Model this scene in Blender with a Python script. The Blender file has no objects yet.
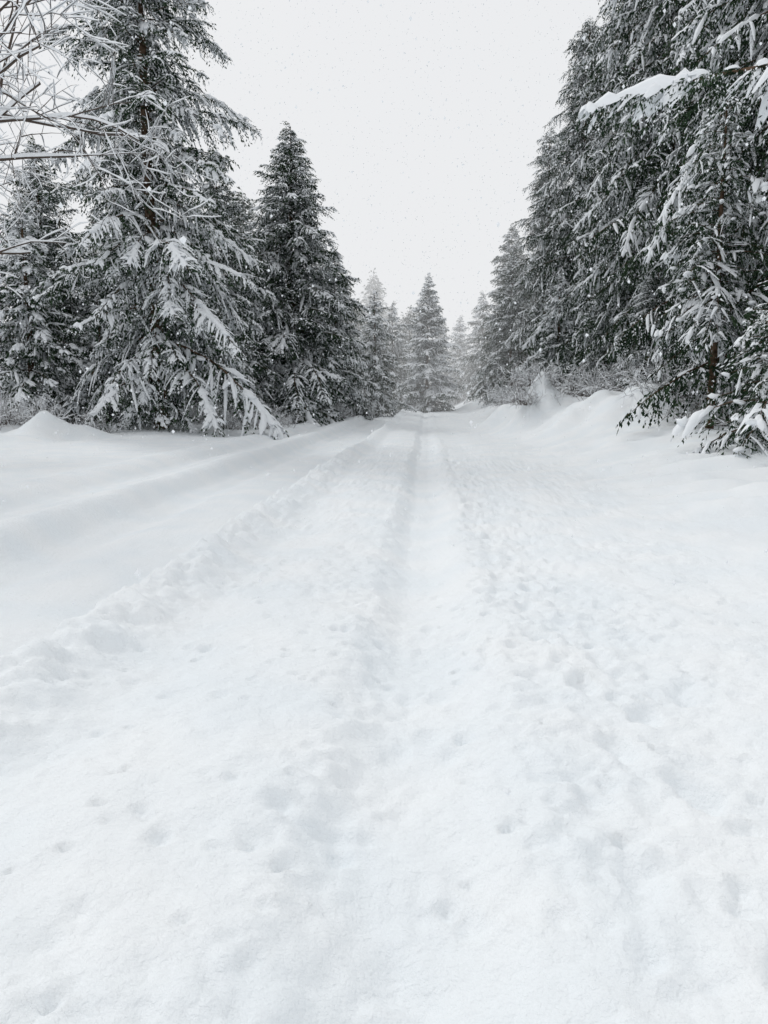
import bpy, math, numpy as np
from mathutils import Vector
scene=bpy.context.scene
R=np.random.RandomState
# ------------------------------------------------------------------ materials
def diffuse_mat(name,col=None):
    m=bpy.data.materials.new(name); m.use_nodes=True; nt=m.node_tree
    nt.nodes.remove(nt.nodes['Principled BSDF'])
    b=nt.nodes.new('ShaderNodeBsdfDiffuse'); nt.links.new(b.outputs[0],nt.nodes['Material Output'].inputs['Surface'])
    if col: b.inputs['Color'].default_value=(*col,1)
    return m,nt,b
def noise_ramp(nt,scale,c0,c1,p0=0.35,p1=0.65,detail=4,coord='Object'):
    tc=nt.nodes.new('ShaderNodeTexCoord'); n=nt.nodes.new('ShaderNodeTexNoise')
    n.inputs['Scale'].default_value=scale; n.inputs['Detail'].default_value=detail
    r=nt.nodes.new('ShaderNodeValToRGB')
    r.color_ramp.elements[0].position=p0; r.color_ramp.elements[0].color=(*c0,1)
    r.color_ramp.elements[1].position=p1; r.color_ramp.elements[1].color=(*c1,1)
    nt.links.new(tc.outputs[coord],n.inputs['Vector']); nt.links.new(n.outputs['Fac'],r.inputs['Fac'])
    return r,n,tc
def bump(nt,b,specs):
    tc=nt.nodes.new('ShaderNodeTexCoord'); prev=None
    for sc,dist,det in specs:
        n=nt.nodes.new('ShaderNodeTexNoise'); n.inputs['Scale'].default_value=sc; n.inputs['Detail'].default_value=det
        n.inputs['Roughness'].default_value=0.65
        nt.links.new(tc.outputs['Object'],n.inputs['Vector'])
        bp=nt.nodes.new('ShaderNodeBump'); bp.inputs['Distance'].default_value=dist; bp.inputs['Strength'].default_value=1
        nt.links.new(n.outputs['Fac'],bp.inputs['Height'])
        if prev: nt.links.new(prev.outputs['Normal'],bp.inputs['Normal'])
        prev=bp
    nt.links.new(prev.outputs['Normal'],b.inputs['Normal'])
snow_g,nt,b=diffuse_mat('snow_ground_mat')
r,_,_=noise_ramp(nt,1.3,(0.865,0.91,0.94),(0.91,0.938,0.955),detail=1); nt.links.new(r.outputs['Color'],b.inputs['Color'])
bump(nt,b,[(26,0.016,5)])
snow_t,nt,b=diffuse_mat('tree_snow_mat',(0.88,0.905,0.93))
needle,nt,b=diffuse_mat('needles_mat')
r,_,_=noise_ramp(nt,1.6,(0.017,0.033,0.020),(0.046,0.074,0.042),detail=0); nt.links.new(r.outputs['Color'],b.inputs['Color'])
bark,nt,b=diffuse_mat('bark_mat')
r,n,_=noise_ramp(nt,7,(0.05,0.033,0.022),(0.17,0.115,0.08)); nt.links.new(r.outputs['Color'],b.inputs['Color'])
bump(nt,b,[(20,0.03,4)])
twigm,nt,b=diffuse_mat('twig_mat',(0.10,0.08,0.068))
TREE_MATS=[bark,needle,snow_t]

# ------------------------------------------------------------------ mesh helper
def make_mesh(name,V,F,M,mats,smooth=None):
    V=np.asarray(V,dtype=np.float32); F=np.asarray(F,dtype=np.int32); n=len(F)
    me=bpy.data.meshes.new(name)
    me.vertices.add(len(V)); me.vertices.foreach_set('co',V.ravel())
    me.loops.add(n*4); me.loops.foreach_set('vertex_index',F.ravel())
    me.polygons.add(n); me.polygons.foreach_set('loop_start',np.arange(0,n*4,4,dtype=np.int32))
    me.polygons.foreach_set('material_index',np.asarray(M,dtype=np.int32))
    if smooth is None: smooth=np.asarray(M)!=1
    me.polygons.foreach_set('use_smooth',np.asarray(smooth,dtype=bool))
    for m in mats: me.materials.append(m)
    me.update(calc_edges=True)
    return me
def add_obj(name,me,loc=(0,0,0),rz=0,sc=1,coll=None):
    o=bpy.data.objects.new(name,me); o.location=loc; o.rotation_euler=(0,0,rz)
    o.scale=sc if isinstance(sc,tuple) else (sc,sc,sc)
    (coll or scene.collection).objects.link(o); return o
class Acc:
    def __init__(s): s.V=[];s.F=[];s.M=[];s.n=0
    def add(s,v,f,m):
        v=np.asarray(v,float).reshape(-1,3); f=np.asarray(f,int).reshape(-1,4)
        s.V.append(v); s.F.append(f+s.n); s.M.append(np.full(len(f),m) if np.isscalar(m) else m); s.n+=len(v)
    def get(s): return np.concatenate(s.V),np.concatenate(s.F),np.concatenate(s.M)
def unit(v):
    v=np.asarray(v,float); return v/(np.linalg.norm(v,axis=-1,keepdims=True)+1e-9)
def grid_faces(nr,nc,close):
    F=[]
    for i in range(nr-1):
        for j in range(nc if close else nc-1):
            k=(j+1)%nc; F.append((i*nc+j,i*nc+k,(i+1)*nc+k,(i+1)*nc+j))
    return np.array(F)
_gf={}
def gf(a,b,c):
    if (a,b,c) not in _gf: _gf[(a,b,c)]=grid_faces(a,b,c)
    return _gf[(a,b,c)]
def tube(acc,P,rad,ns,m):
    P=np.asarray(P,float); n=len(P); D=unit(np.gradient(P,axis=0))
    up=np.array([0,0,1.]) if abs(D[0][2])<0.9 else np.array([1.,0,0])
    S=unit(np.cross(D,up)); U=unit(np.cross(S,D))
    a=np.linspace(0,2*np.pi,ns,endpoint=False)
    rad=np.asarray(rad)[:,None,None]
    v=P[:,None,:]+rad*(np.cos(a)[None,:,None]*S[:,None,:]+np.sin(a)[None,:,None]*U[:,None,:])
    acc.add(v,gf(n,ns,True),m)
def snowpad(acc,P,w,h,rng,m=2):
    P=np.asarray(P,float); n=len(P); D=unit(np.gradient(P,axis=0))
    S=unit(np.cross(D,[0,0,1.])+1e-6)
    ww=w*rng.uniform(0.55,1.35,n); ww[0]*=0.4; ww[-1]*=0.35
    hh=h*rng.uniform(0.55,1.35,n); hh[0]*=0.4; hh[-1]*=0.4
    Z=np.array([0,0,1.])
    rows=[]
    for c,z in ((-1,-0.25),(-0.62,0.65),(0.1,1.0),(0.68,0.6),(1,-0.25)):
        rows.append(P+S*(ww*c)[:,None]+Z*(hh*z)[:,None])
    acc.add(np.stack(rows,1),gf(n,5,False),m)
def blob(acc,c,rx,ry,rz,rng,m=2):
    nu,nv=9,6
    th=np.linspace(0.05,np.pi-0.05,nv); ph=np.linspace(0,2*np.pi,nu,endpoint=False)
    T,Pp=np.meshgrid(th,ph,indexing='ij')
    k=rng.uniform(0.78,1.22,T.shape)
    v=np.stack([rx*np.sin(T)*np.cos(Pp)*k,ry*np.sin(T)*np.sin(Pp)*k,rz*np.cos(T)*k],-1)+np.asarray(c)
    acc.add(v,gf(nv,nu,True),m)
# ------------------------------------------------------------------ conifer branch templates
def leaves(acc,P0,d,L,w,nrm,m):
    d=unit(d); s=unit(np.cross(d,nrm)); L=L[:,None]; w=w[:,None]
    v=np.stack([P0,P0+d*L*0.45+s*w,P0+d*L,P0+d*L*0.45-s*w],1)
    n=len(P0); acc.add(v,np.arange(4*n).reshape(n,4),m)
def branch_template(seed,L,snow,leafL,leafW,droop,axis,hang,blobs=0,dens=0.045,step=0.10,padw=1.0):
    rng=R(seed); a=Acc()
    n=max(5,int(L/0.22)); t=np.linspace(0,1,n)
    wob=np.cumsum(rng.normal(0,0.02,n))*L*0.3
    P=np.stack([L*t,wob,L*(0.16*t-droop*t*t)],1)
    tube(a,P,0.009*L*(1-t)+0.004,4,0)
    def at(u):
        return np.array([np.interp(u,t,P[:,k]) for k in range(3)])
    k=max(3,int(L*0.9/step))
    ph=rng.uniform(0,6.28)
    for i in range(k):
        u=0.08+0.92*(i+rng.uniform(0,1))/k
        base=at(u)
        clump=0.5+0.5*math.sin(u*L*4.2+ph)
        for sd in (-1,1):
            if rng.rand()<0.08: continue
            env=min(1,(u+0.15)*2.2)*(1.02-u)**0.7
            tl=(0.44*L**0.75*env+0.12)*rng.uniform(0.6,1.25)
            ang=math.radians(rng.uniform(35,78))*sd
            td=np.array([math.cos(ang),math.sin(ang),rng.uniform(-0.2,0.25)])
            m=5; q=np.linspace(0,1,m)
            TP=base+td[None,:]*(tl*q)[:,None]; TP[:,2]-=tl*(0.28+droop*0.9+hang*0.5)*rng.uniform(0.5,1.6)*q**1.8
            nl=max(3,int(tl/dens))
            uu=(np.arange(nl)+rng.uniform(0,1,nl))/nl
            LP=np.stack([np.interp(uu,q,TP[:,c]) for c in range(3)],1)
            tdir=unit(TP[-1]-TP[0]); side=unit(np.cross(tdir,[0,0,1.]))
            sg=np.where(rng.rand(nl)<0.5,-1,1)[:,None]
            d=tdir*rng.uniform(0.3,1.0,(nl,1))+side*sg*rng.uniform(0.2,0.9,(nl,1))+np.array([0,0,-1.])*rng.uniform(0.0,0.6+hang,(nl,1))
            nr=unit(np.array([0,0,1.])+rng.normal(0,0.5+hang*0.4,(nl,3)))
            ll=leafL*rng.uniform(0.6,1.4,nl); lw=leafW*rng.uniform(0.6,1.4,nl)
            mm=np.where(rng.rand(nl)<0.22*snow*(0.4+1.2*clump),2,1)
            leaves(a,LP,d,ll,lw,nr,mm)
            if rng.rand()<(0.25+0.65*clump)*0.8*snow:
                e=rng.uniform(0.5,1.0); s0=rng.uniform(0,0.3)
                qq=np.linspace(s0,e,4)
                SP=np.stack([np.interp(qq,q,TP[:,c]) for c in range(3)],1); SP[:,2]+=0.01
                ws=(0.6+0.8*clump)*padw*(0.75+0.35*snow)
                snowpad(a,SP,rng.uniform(0.02,0.055)*ws,rng.uniform(0.02,0.055)*ws,rng)
    s0=rng.uniform(0.05,0.4)
    while s0<0.95:
        e=min(1.0,s0+rng.uniform(0.12,0.35))
        if rng.rand()<axis:
            qq=np.linspace(s0,e,max(5,int(L*(e-s0)/0.10)))
            SP=np.array([at(x) for x in qq])
            snowpad(a,SP,0.75*(0.035+0.016*L)*(0.4+snow*0.8),(0.03+0.012*L)*(0.4+snow*0.8),rng)
        s0=e+rng.uniform(0.03,0.2)
    for i in range(blobs):
        u=rng.uniform(0.35,1.0); c=at(u)+np.array([0,rng.uniform(-.10,.10)*L,0.0])
        s=rng.uniform(0.05,0.10)*(0.6+0.25*L)
        blob(a,c,s*1.7,s,s*0.6,rng)
    return a.get()
def template_set(seed,snow,leafL,leafW,droop,axis,hang,blobs=0,dens=0.045,step=0.10,padw=1.0):
    S={}
    for L in (0.6,1.2,2.2,3.4,4.6):
        S[L]=[branch_template(seed+i*17+int(L*10),L,snow*sm,leafL,leafW,droop*dm,axis,hang,
              (int(rb) if L>1 else 0),dens,step,padw) for i,(dm,rb,sm) in enumerate(((0.7,0,0.6),(1.0,blobs,1.0),(1.35,blobs*2,1.25)))]
    return S
def conifer(name,seed,H,Rm,S,trunk_r,p=0.75,start=0.04,gap=0.30,per=4.3,irr=0.25,elev=(30,-22),lean=0.0,low=0.55):
    rng=R(seed); a=Acc()
    z=np.linspace(-0.4,H,14); tt=np.clip(z/H,0,1)
    P=np.stack([np.sin(z*0.3+seed)*0.06,np.cos(z*0.23+seed)*0.06,z],1)
    tube(a,P,trunk_r*(1-tt)**0.9+0.015,9,0)
    keys=sorted(S.keys()); h=start*H
    amod=rng.uniform(0,6.28,3)
    while h<H-0.15:
        u=h/H
        prof=Rm*(1-u)**p*min(1,low+u*4.0)
        nb=max(2,int(round(rng.normal(per,0.9))))
        a0=rng.uniform(0,6.28)
        for j in range(nb):
            az=a0+j*6.283/nb+rng.normal(0,0.35)
            lob=1+0.16*math.sin(3*az+amod[0]+u*9)+0.12*math.sin(az*2+amod[1]-u*14)
            L=max(0.25,prof*lob*(1+np.clip(rng.normal(0,irr),-2*irr,1.2*irr))+0.15)
            k=min(keys,key=lambda q:abs(math.log(q/L)))
            v,f,m=S[k][rng.randint(3)]; s=L/k
            el=math.radians(elev[1]+(elev[0]-elev[1])*u**0.8+rng.normal(0,7))
            v=v*np.array([s,s*rng.choice([-1,1]),s])
            roll=rng.normal(0,0.22); c,si=math.cos(roll),math.sin(roll)
            v=np.stack([v[:,0],v[:,1]*c-v[:,2]*si,v[:,1]*si+v[:,2]*c],1)
            c,si=math.cos(el),math.sin(el)
            v=np.stack([v[:,0]*c-v[:,2]*si,v[:,1],v[:,0]*si+v[:,2]*c],1)
            c,si=math.cos(az),math.sin(az)
            v=np.stack([v[:,0]*c-v[:,1]*si,v[:,0]*si+v[:,1]*c,v[:,2]+h+rng.uniform(-.12,.12)],1)
            a.add(v,f,m)
        h+=gap*rng.uniform(0.7,1.3)*(1.0-0.35*u)
    v,f,m=S[keys[0]][0]; v=np.stack([v[:,2],v[:,1],v[:,0]],1)+np.array([0,0,H-0.35]); a.add(v,f,m)
    V,F,M=a.get()
    return make_mesh(name,V,F,M,TREE_MATS)
#                       seed snow leafL leafW droop axis hang
S_heavy=template_set(11,1.3,0.120,0.025,0.42,0.8,0.35,blobs=1,dens=0.040)
S_mid  =template_set(53,1.15,0.130,0.028,0.40,0.6,0.35,blobs=0,dens=0.042)
S_dark =template_set(97,0.80,0.110,0.023,0.50,0.34,0.70,blobs=0,dens=0.038)
S_near =template_set(131,0.85,0.075,0.012,0.50,0.5,0.60,blobs=1,dens=0.021)
S_white=template_set(173,1.9,0.14,0.030,0.34,1.0,0.2,blobs=2,padw=1.3)
S_far  =template_set(211,1.2,0.34,0.075,0.38,0.7,0.3,blobs=0,dens=0.13,step=0.24,padw=1.8)
M_big  =conifer('fir_big',1,25,4.3,S_heavy,0.30,p=0.50,start=0.05,gap=0.48,per=3.9,irr=0.36,elev=(18,-22),low=0.4)
M_cone =conifer('fir_cone',2,18,5.4,S_mid,0.27,p=0.78,start=0.03,gap=0.30,per=4.9,irr=0.18,elev=(30,-16))
M_mid  =conifer('fir_mid',3,14,3.5,S_mid,0.20,p=0.75,start=0.04,gap=0.34,per=4.5)
M_small=conifer('fir_small',4,10,2.6,S_heavy,0.15,p=0.8,start=0.03,gap=0.3,per=4.5)
M_r1   =conifer('fir_tall_a',5,25,3.9,S_dark,0.32,p=0.5,start=0.03,gap=0.32,per=4.6,irr=0.28,elev=(15,-28))
M_r2   =conifer('fir_tall_b',6,24,3.6,S_dark,0.30,p=0.55,start=0.05,gap=0.32,per=4.6,irr=0.32,elev=(15,-30))
M_rn   =conifer('fir_near',7,22,3.7,S_near,0.28,p=0.5,start=0.17,gap=0.35,per=4.3,irr=0.28,elev=(15,-24),low=0.2)
M_white=conifer('fir_white',8,12.4,3.3,S_white,0.17,p=0.85,start=0.03,gap=0.38,per=4.6,irr=0.20,elev=(34,-12))
M_far  =conifer('fir_far_a',9,14,3.4,S_far,0.2,p=0.75,start=0.03,gap=0.5,per=5)
M_far2 =conifer('fir_far_b',10,20,3.6,S_far,0.25,p=0.6,start=0.03,gap=0.5,per=5)
M_edge =conifer('fir_edge',14,17,3.6,S_near,0.26,p=0.5,start=0.46,gap=0.42,per=4.0,irr=0.25,elev=(15,-20),low=0.3)
M_slim =conifer('fir_slim',15,8.5,1.7,S_near,0.10,p=0.6,start=0.30,gap=0.26,per=4.6,irr=0.25,elev=(15,-20),low=0.5)

# ------------------------------------------------------------------ terrain
def hsh(ix,iy,s):
    n=(ix.astype(np.int64)*374761393+iy.astype(np.int64)*668265263+s*974711)&0x7fffffff
    n=((n^(n>>13))*1274126177)&0x7fffffff
    n=(n^(n>>16))&0xffff
    return n/65535.0
def vn(x,y,s):
    ix=np.floor(x);iy=np.floor(y);fx=x-ix;fy=y-iy
    fx=fx*fx*fx*(fx*(fx*6-15)+10);fy=fy*fy*fy*(fy*(fy*6-15)+10)
    a=hsh(ix,iy,s);b_=hsh(ix+1,iy,s);c=hsh(ix,iy+1,s);d=hsh(ix+1,iy+1,s)
    return (a*(1-fx)+b_*fx)*(1-fy)+(c*(1-fx)+d*fx)*fy-0.5
def fbm(x,y,s,o=4):
    r=0;am=1
    for i in range(o):
        r=r+am*vn(x*2**i+i*7.3,y*2**i-i*3.1,s+i); am*=0.5
    return r
def ss(a,b_,x):
    t=np.clip((x-a)/(b_-a),0,1); return t*t*(3-2*t)
def H0(x,y):
    x=np.asarray(x,float);y=np.asarray(y,float)
    near=1-ss(9,30,y)
    w=fbm(y*0.35,x*0+2.0,5,3)*0.16
    w2=fbm(y*1.6,x*0+9.0,8,3)*0.06
    xr=x+w*0.5
    z=0.55*ss(25,80,y)
    # left wheel lane; ploughed berm on its near side, bank on its far side
    xe=xr+w2
    lane=ss(-4.76,-4.36,xr)*(1-ss(-2.26,-2.10,xe))
    z=z-0.22*lane
    z=z+0.20*ss(-2.32,-2.10,xe)*(1-ss(-2.08,-1.50,xe))
    z=z-0.05*np.exp(-((xr+w2*1.5+2.75)/0.22)**2)-0.07*np.exp(-((xr+4.05)/0.25)**2)
    z=z+0.10*np.exp(-((xr+4.85)/0.3)**2)
    z=z-0.14*ss(-6.6,-6.2,xr)*(1-ss(-5.9,-5.5,xr))+0.08*np.exp(-((xr+7.0)/0.4)**2)
    # centre rut
    ws=w2+0.03*fbm(y*3.1,x*0+4.0,9,2)
    z=z-0.135*(ss(-0.48,-0.14,xr+ws)*(1-ss(0.04,0.56,xr-ws*0.5)))
    z=z+0.05*np.exp(-((xr+1.1)/0.5)**2)
    z=z-0.04*ss(0.32,0.7,xr)*(1-ss(1.1,1.7,xr))
    # left bank
    z=z+0.45*ss(-7.5,-13.5,x+fbm(x*0.2,y*0.15,31,2)*1.5)*ss(16,40,y)
    z=z+0.25*ss(-10,-16,x)*fbm(x*0.5,y*0.5,33,3)*2
    # right bank
    bh=0.22+1.32*ss(9,34,y)
    z=z+bh*ss(2.7,7.2,x+fbm(x*0.2,y*0.2,41,2)*1.4)
    br=ss(2.4,5.0,x)
    z=z+br*0.28*fbm(x*0.45+y*0.12,y*0.7,43,3)
    q=(x*0.35+y*0.95+1.6*fbm(x*0.3,y*0.3,44,2))/1.1
    q=q-np.floor(q); saw=np.where(q<0.78,q/0.78,(1-q)/0.22); saw=saw*saw*(3-2*saw)
    z=z+br*0.19*saw*ss(6,9,y)*(1-ss(14,19,y))*(1-ss(8,12,x))
    for mx,my,mr,mh in ((4.6,31,1.1,1.5),(5.9,27,1.6,0.6),(7.4,25,1.5,0.55),(-13.7,26,0.8,0.8),(-12.6,27,0.7,0.4),(3.9,36,1.4,0.8),(-16.5,28,2,0.5)):
        rr=((x-mx)**2+((y-my)*0.8)**2)/(mr*mr)
        z=z+mh*np.exp(-rr*1.2)*(1+0.7*fbm(x*1.1,y*1.1,47,3))
    z=z+0.05*fbm(x*0.6,y*0.25,51,3)
    road=ss(-9,-5,x)*(1-ss(2.5,4,x))
    z=z+(0.35+0.65*near)*road*0.03*fbm(x*2.2,y*1.1,53,3)
    return z
def Hfine(x,y):
    lane=ss(-4.6,-4.2,x)*(1-ss(-2.3,-2.1,x)); rut=np.exp(-(x/0.3)**4)
    calm=(1-0.75*lane)*(1-0.5*rut)
    z=0.024*fbm(x*5,y*4.5,61,4)*calm
    z=z+0.018*fbm(x*15,y*13,65,2)*calm*(0.5+1.2*ss(-.25,.25,fbm(x*0.9,y*0.8,69,2)))
    tr=ss(0.3,0.5,x)*(1-ss(1.3,1.9,x))
    z=z+tr*0.042*fbm(x*9,y*8,73,3)
    z=z+0.035*ss(-0.55,-0.40,x)*(1-ss(-0.3,-0.15,x))*fbm(x*9,y*7,75,2)
    edge=np.exp(-((x+1.95)/0.25)**2)
    z=z+edge*0.10*fbm(x*6,y*6,77,3)
    return z
def graded(lo,hi,a,b_,d,g):
    c=list(np.arange(a,b_,d)); s=d;v=c[-1]
    while v<hi: s*=g; v+=s; c.append(v)
    s=d;v=a;l=[]
    while v>lo: s*=g; v-=s; l.append(v)
    return np.array(l[::-1]+c)
gx=graded(-260,260,-2.9,2.4,0.020,1.035)
gy=graded(-60,420,1.0,5.4,0.019,1.018)
X,Y=np.meshgrid(gx,gy)
Z=H0(X,Y)+Hfine(X,Y)*(1-0.8*ss(12,28,Y))*(1-ss(28,40,Y))
rng=R(5)
def dent(cx,cy,rx,ry,dep,rim,ang=0):
    rr=max(rx,ry)*2.2
    i0,i1=np.searchsorted(gx,[cx-rr,cx+rr]); j0,j1=np.searchsorted(gy,[cy-rr,cy+rr])
    if i1-i0<3 or j1-j0<3: return
    xx=X[j0:j1,i0:i1]-cx; yy=Y[j0:j1,i0:i1]-cy
    c,s=math.cos(ang),math.sin(ang); u=(xx*c+yy*s)/rx; v=(-xx*s+yy*c)/ry
    q=np.sqrt(u*u+v*v)
    Z[j0:j1,i0:i1]+=-dep*np.exp(-q**3)+rim*np.exp(-((q-1.35)/0.35)**2)
for i in range(800):
    x=rng.uniform(-3.6,4.2); y=1.1+9*rng.rand()**1.3
    if -4.4<x<-2.1 and rng.rand()<0.8: continue
    r=rng.uniform(0.018,0.042); dent(x,y,r,r*rng.uniform(.8,1.2),rng.uniform(0.012,0.030),0.003)
y=1.2
sd=1
while y<22:
    x=0.82+0.10*sd+rng.normal(0,0.05)+0.10*math.sin(y*0.5)
    dent(x,y,0.07,0.13,rng.uniform(0.04,0.075),0.010,rng.normal(0.0,0.25)); sd=-sd; y+=rng.uniform(0.3,0.6)
for i in range(330):
    y=1.2+14*rng.rand()**1.3; x=rng.normal(0.88,0.30); r=rng.uniform(0.025,0.06)
    dent(x,y,r,r*rng.uniform(.7,1.3),rng.uniform(-0.016,0.045),0.005,rng.uniform(0,3))
for i in range(120):
    y=1.2+9*rng.rand(); x=rng.normal(-0.42,0.09); r=rng.uniform(0.025,0.06)
    dent(x,y,r,r,rng.uniform(-0.018,0.032),0.003)
for i in range(60):
    y=1.2+4*rng.rand(); x=rng.normal(0.02,0.12); r=rng.uniform(0.03,0.08)
    dent(x,y,r,r*1.4,rng.uniform(-0.008,0.03),0.004)
def hz(x,y):
    return float(H0(np.array([float(x)]),np.array([float(y)]))[0])
nx,ny=len(gx),len(gy)
def sheet(name,Zs,i0,i1):
    xs=X[:,i0:i1];V=np.stack([xs,Y[:,i0:i1],Zs[:,i0:i1]],-1).reshape(-1,3); w=i1-i0
    I=(np.arange(ny-1)[:,None]*w+np.arange(w-1)[None,:]).ravel()
    F=np.stack([I,I+1,I+1+w,I+w],1)
    return add_obj(name,make_mesh(name,V,F,np.zeros(len(F)),[snow_g],np.ones(len(F),bool)))
roadm=ss(-8.2,-7.4,X)*(1-ss(2.5,3.1,X))
sheet('snowy_ground',Z-0.012*roadm,0,nx)
a0,a1=np.searchsorted(gx,[-8.0,3.0])
sheet('snow_covered_road',Z+0.010*(roadm-0.5)-0.0,a0,a1)

# ------------------------------------------------------------------ place trees
rng=R(77)
def tree(me,x,y,s=1.0,sz=None,rz=None):
    rz=rng.uniform(0,6.28) if rz is None else rz
    return add_obj('fir_tree',me,(x,y,hz(x,y)-0.12),rz,(s,s,sz or s))
tree(M_big,-11.6,32,1.0,rz=0.4)
tree(M_cone,-8.5,48,1.0)
tree(M_small,-4.2,61,1.0)
tree(M_small,-17.8,33,1.0)
tree(M_mid,-20,39,1.0)
tree(M_mid,-11.8,43,1.05)
tree(M_cone,-15.6,41,0.8)
tree(M_small,-10.9,40,0.75)
tree(M_small,-15.2,34.5,0.6)
tree(M_mid,-6.6,55,0.85)
tree(M_mid,-23,36,0.9)
tree(M_small,-3.3,74,1.05)
tree(M_white,0.15,70,1.0)
tree(M_small,6.3,86,1.15)
tree(M_small,4.3,98,1.1)
tree(M_mid,7.9,72,1.1)
tree(M_rn,11.3,17.0,1.0,rz=1.0)
tree(M_r1,10.6,22,1.0)
tree(M_r2,10.4,27,1.0)
tree(M_r1,10.3,33,0.98)
tree(M_r2,10.2,40,0.98)
tree(M_r1,9.5,48,0.88)
tree(M_r2,8.9,58,0.8)
tree(M_mid,8.6,29,0.45)
tree(M_mid,8.6,36,0.5)
tree(M_small,7.6,44,0.7)
tree(M_mid,6.9,62,0.8)
tree(M_slim,7.5,20.3,1.0,rz=0.5)
tree(M_slim,12.6,13.6,1.1,rz=2.5)
# tall tree just outside the frame on the right, snow-loaded boughs reaching over the verge
te=tree(M_edge,9.4,11.5,1.0,rz=0.0)
bv=[branch_template(301,6.9,1.25,0.075,0.013,0.26,0.75,0.5,blobs=0,dens=0.022,step=0.10,padw=1.3),
    branch_template(305,3.2,1.7,0.075,0.013,0.50,0.8,0.7,blobs=1,dens=0.022,step=0.08,padw=1.7)]
ba=Acc()
def put(bt,base,az,el,sc=1.0,wy=1.0):
    v,f,m=bt; v=v*sc*np.array([1,wy,1]); c,si=math.cos(el),math.sin(el)
    v=np.stack([v[:,0]*c-v[:,2]*si,v[:,1],v[:,0]*si+v[:,2]*c],1)
    c,si=math.cos(az),math.sin(az)
    v=np.stack([v[:,0]*c-v[:,1]*si,v[:,0]*si+v[:,1]*c,v[:,2]],1)+np.array(base)
    ba.add(v,f,m)
put(bv[0],(-0.1,0,5.75),math.pi-0.05,math.radians(4),1.0,0.6)
put(bv[1],(-3.3,0.0,6.15),math.pi+0.5,math.radians(-22),0.65)
put(bv[1],(-0.2,0,6.9),math.pi+0.2,math.radians(0),1.4)
bo=add_obj('snowy_bough',make_mesh('snowy_bough',*ba.get(),TREE_MATS)); bo.parent=te
fc=bpy.data.collections.new('background_forest')
def ft(me,x,y,s): add_obj('forest_part',me,(x,y,hz(x,y)-0.2),rng.uniform(0,6.28),s,fc)
for y in range(20,100,7):
    ft(M_far2,15.5+rng.uniform(-1.5,1.5),y+rng.uniform(-2,2),rng.uniform(0.9,1.1))
for y in range(46,110,8):
    for x in (-16,-22,-29):
        if y<52 and x>-20: continue
        ft([M_far,M_far2][rng.randint(2)],x+rng.uniform(-2,2),y+rng.uniform(-2,2),rng.uniform(0.65,0.9))
for x in (-28,-33,-26,-38): ft(M_far,x,rng.uniform(36,46),rng.uniform(.8,1.0))
for i in range(40):
    x=rng.uniform(-48,48); y=rng.uniform(102,150)
    ft(M_far,x,y,rng.uniform(0.75,1.1)*(1.0+0.015*(y-102)))
for x,y,s in ((-5.5,82,.8),(-8,90,.9),(-2,92,.85),(9.5,80,.9),(2,108,.9),(-11,76,.95),(-9,66,.9),(11,66,1.0)):
    ft(M_far,x,y,s)
e=bpy.data.objects.new('background_forest',None); e.instance_type='COLLECTION'; e.instance_collection=fc
scene.collection.objects.link(e)

# ------------------------------------------------------------------ bare deciduous tree (left foreground)
def bare_tree(seed,height):
    rng=R(seed); a=Acc()
    def grow(p,d,L,r,lvl):
        n=6 if lvl<3 else 4; P=[p]; dd=d.copy()
        for i in range(n):
            dd=unit(dd+rng.normal(0,0.13,3)+np.array([0,0,0.03 if lvl<2 else -0.02])); P.append(P[-1]+dd*L/n)
        P=np.array(P); rr=r*np.linspace(1,0.5 if lvl<4 else 0.3,n+1)
        tube(a,P,rr,7 if lvl<2 else 4,0)
        if abs(d[2])<0.88 and lvl>=1 and rng.rand()<0.9:
            Q=P.copy(); Q[:,2]+=rr*0.7
            snowpad(a,Q,max(0.017,r*1.0),max(0.027,r*1.3),rng)
        if lvl>=5: return
        nb=(7,5,4,4,2)[lvl]
        for j in range(nb):
            u=rng.uniform(0.3,1.0) if lvl else rng.uniform(0.45,1.0)
            k=min(n-1,int(u*n)); q=P[k]+(P[k+1]-P[k])*(u*n-k)
            ax=unit(rng.normal(0,1,3)); ax-=dd*np.dot(ax,dd); ax=unit(ax)
            an=math.radians(rng.uniform(28,65)); nd=unit(dd*math.cos(an)+ax*math.sin(an)+np.array([0,0,0.05]))
            grow(q,nd,L*rng.uniform(0.5,0.72),max(0.006,r*(1-0.5*u)*0.66),lvl+1)
    grow(np.array([0,0,-0.3]),np.array([0.05,0,1.]),height*0.55,height*0.015,0)
    return make_mesh('bare_tree',*a.get(),[twigm,needle,snow_t])
BT=bare_tree(3,13)
add_obj('bare_tree',BT,(-10.7,14.5,hz(-10.7,14.5)),0.6)
add_obj('bare_tree',bare_tree(9,13),(-14.4,20.5,hz(-14.4,20.5)),2.0)

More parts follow.
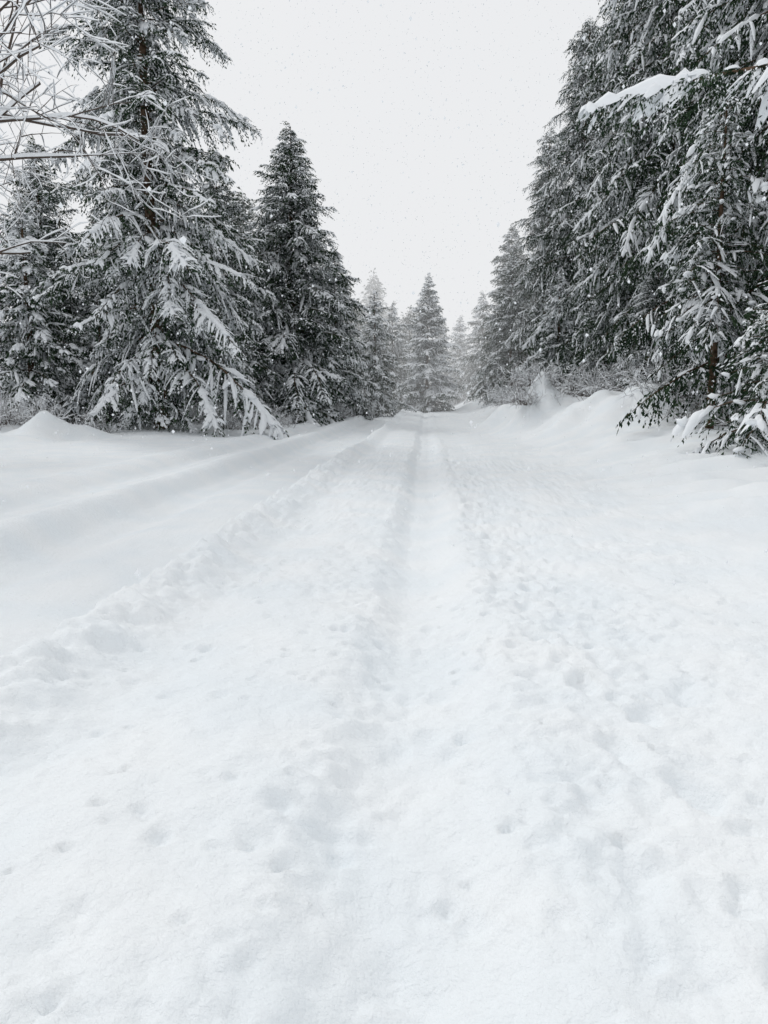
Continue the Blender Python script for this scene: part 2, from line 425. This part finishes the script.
# ------------------------------------------------------------------ shrubs
def shrub(seed,n,h,spread,snowy):
    rng=R(seed); a=Acc()
    for i in range(n):
        az=rng.uniform(0,6.28); b0=np.array([rng.normal(0,spread*.3),rng.normal(0,spread*.3),-0.1])
        d=unit([math.cos(az)*0.6,math.sin(az)*0.6,rng.uniform(0.5,1.4)]); L=h*rng.uniform(0.5,1.15)
        P=[b0]
        for k in range(5):
            d=unit(d+rng.normal(0,0.18,3)+np.array([0,0,-0.10])); P.append(P[-1]+d*L/5)
        P=np.array(P); tube(a,P,np.linspace(0.009,0.003,6),3,0)
        if rng.rand()<snowy: snowpad(a,P[2:],0.018,0.02,rng)
        for j in range(6):
            q=P[rng.randint(1,6)]; dd=unit(d+rng.normal(0,0.6,3)); l=h*rng.uniform(0.12,0.35)
            Q=np.array([q,q+dd*l*.5,q+dd*l+np.array([0,0,-0.15*l])])
            tube(a,Q,[0.005,0.004,0.002],3,0)
            if rng.rand()<snowy: snowpad(a,Q+np.array([0,0,.004]),0.016,0.018,rng)
    return make_mesh('snowy_shrub',*a.get(),[twigm,needle,snow_t])
SH=[shrub(1,120,1.5,2.2,0.7),shrub(2,100,1.1,1.6,0.6),shrub(3,150,1.9,2.0,0.75)]
for k,x,y,s in ((0,-12.3,36,.9),(1,-10.8,38,1),(0,-9.6,40,1),(1,-8.6,42,1.0),(2,-11.4,37.5,.7),(1,-14.5,27.6,.9),(0,-16,27,.9),(1,-13.3,29,.8),(2,-18,29,.8),
    (1,-9.2,35,.8),(0,-7.8,37,.7),
    (2,7.6,30,1.0),(1,6.9,34,1.1),(2,5.3,41,.8),(0,4.5,31.6,.8),(1,4.2,30.4,.8),(2,8.0,25,.8),(0,8.6,22.3,1.1),(1,9.0,21,1),(2,5.8,50,1.0),(0,-6.4,51,1.0),(1,-5,56,1.0),
    (2,8.1,15.2,.8),(1,8.8,16.5,1.2)):
    add_obj('snowy_shrub',SH[k],(x,y,hz(x,y)),rng.uniform(0,6.28),s)
yf=conifer('young_fir',21,2.6,1.1,S_near,0.04,p=0.7,start=0.05,gap=0.20,per=4.5,elev=(30,-10))
add_obj('young_fir_tree',yf,(6.75,14.8,hz(6.75,14.8)-.1),0.5,1.15)
add_obj('young_fir_tree',yf,(8.1,16.6,hz(8.1,16.6)-.1),2.5,1.5)
# ------------------------------------------------------------------ falling snow
rng=R(12); n=26000
C=np.stack([rng.uniform(-16,16,n),2.2+28*rng.rand(n)**0.8,rng.uniform(-0.1,16,n)],1)
r=rng.uniform(0.005,0.015,n)[:,None,None]
octv=np.array([[1,0,0],[0,1,0],[-1,0,0],[0,-1,0],[0,0,1.2],[0,0,-1.2]])
V=(C[:,None,:]+r*octv*rng.uniform(.7,1.3,(n,6,1))).reshape(-1,3)
tri=np.array([[0,1,4],[1,2,4],[2,3,4],[3,0,4],[1,0,5],[2,1,5],[3,2,5],[0,3,5]])
me=bpy.data.meshes.new('falling_snow')
F=(np.arange(n)[:,None,None]*6+tri[None]).reshape(-1,3)
me.from_pydata(V.tolist(),[],F.tolist()); me.materials.append(snow_t); add_obj('falling_snow',me)

# ------------------------------------------------------------------ distant snow mist (low absorbing box, its emission stands in for scattered skylight)
bpy.ops.mesh.primitive_cube_add(size=1,location=(0,56+120,18)); mb=bpy.context.object; mb.name='snow_mist_glow'
mb.scale=(500,240,44)
mm=bpy.data.materials.new('mist_glow_mat'); mm.use_nodes=True; nt=mm.node_tree; nt.nodes.clear()
o=nt.nodes.new('ShaderNodeOutputMaterial'); v=nt.nodes.new('ShaderNodeVolumeAbsorption')
v.inputs['Density'].default_value=0.009; v.inputs['Color'].default_value=(0,0,0,1)
em=nt.nodes.new('ShaderNodeEmission'); em.inputs['Color'].default_value=(0.84,0.85,0.865,1); em.inputs['Strength'].default_value=0.009
ad=nt.nodes.new('ShaderNodeAddShader'); nt.links.new(v.outputs[0],ad.inputs[0]); nt.links.new(em.outputs[0],ad.inputs[1])
nt.links.new(ad.outputs[0],o.inputs['Volume']); mb.data.materials.append(mm)

# ------------------------------------------------------------------ world and sun
w=bpy.data.worlds.new('World'); scene.world=w; w.use_nodes=True; nt=w.node_tree
bg=nt.nodes['Background']; sky=nt.nodes.new('ShaderNodeTexSky'); sky.sky_type='NISHITA'; sky.sun_disc=False
AZ,EL=math.radians(-35),math.radians(46)
sky.sun_elevation=EL; sky.sun_rotation=AZ; sky.dust_density=3
mx=nt.nodes.new('ShaderNodeMix'); mx.data_type='RGBA'; mx.inputs['Factor'].default_value=0.97
nt.links.new(sky.outputs[0],mx.inputs[6]); mx.inputs[7].default_value=(8.45,8.55,8.7,1)
nt.links.new(mx.outputs[2],bg.inputs['Color']); bg.inputs['Strength'].default_value=0.1
sl=bpy.data.lights.new('sun','SUN'); sl.energy=0.9; sl.angle=math.radians(11); sl.color=(1,0.985,0.96)
so=bpy.data.objects.new('sun',sl); scene.collection.objects.link(so)
d=Vector((math.sin(AZ)*math.cos(EL),math.cos(AZ)*math.cos(EL),math.sin(EL)))
so.rotation_euler=d.to_track_quat('Z','Y').to_euler(); so.location=(0,0,40)
scene.view_settings.view_transform='Standard'; scene.view_settings.look='None'; scene.view_settings.exposure=0
# ------------------------------------------------------------------ camera
cd=bpy.data.cameras.new('camera'); cd.sensor_fit='VERTICAL'; cd.sensor_height=36; cd.lens=26; cd.clip_end=2000; cd.clip_start=0.05
co=bpy.data.objects.new('camera',cd); scene.collection.objects.link(co)
co.location=(0,0,1.5); co.rotation_euler=(math.radians(90-8.6),0,math.radians(3.2)); scene.camera=co
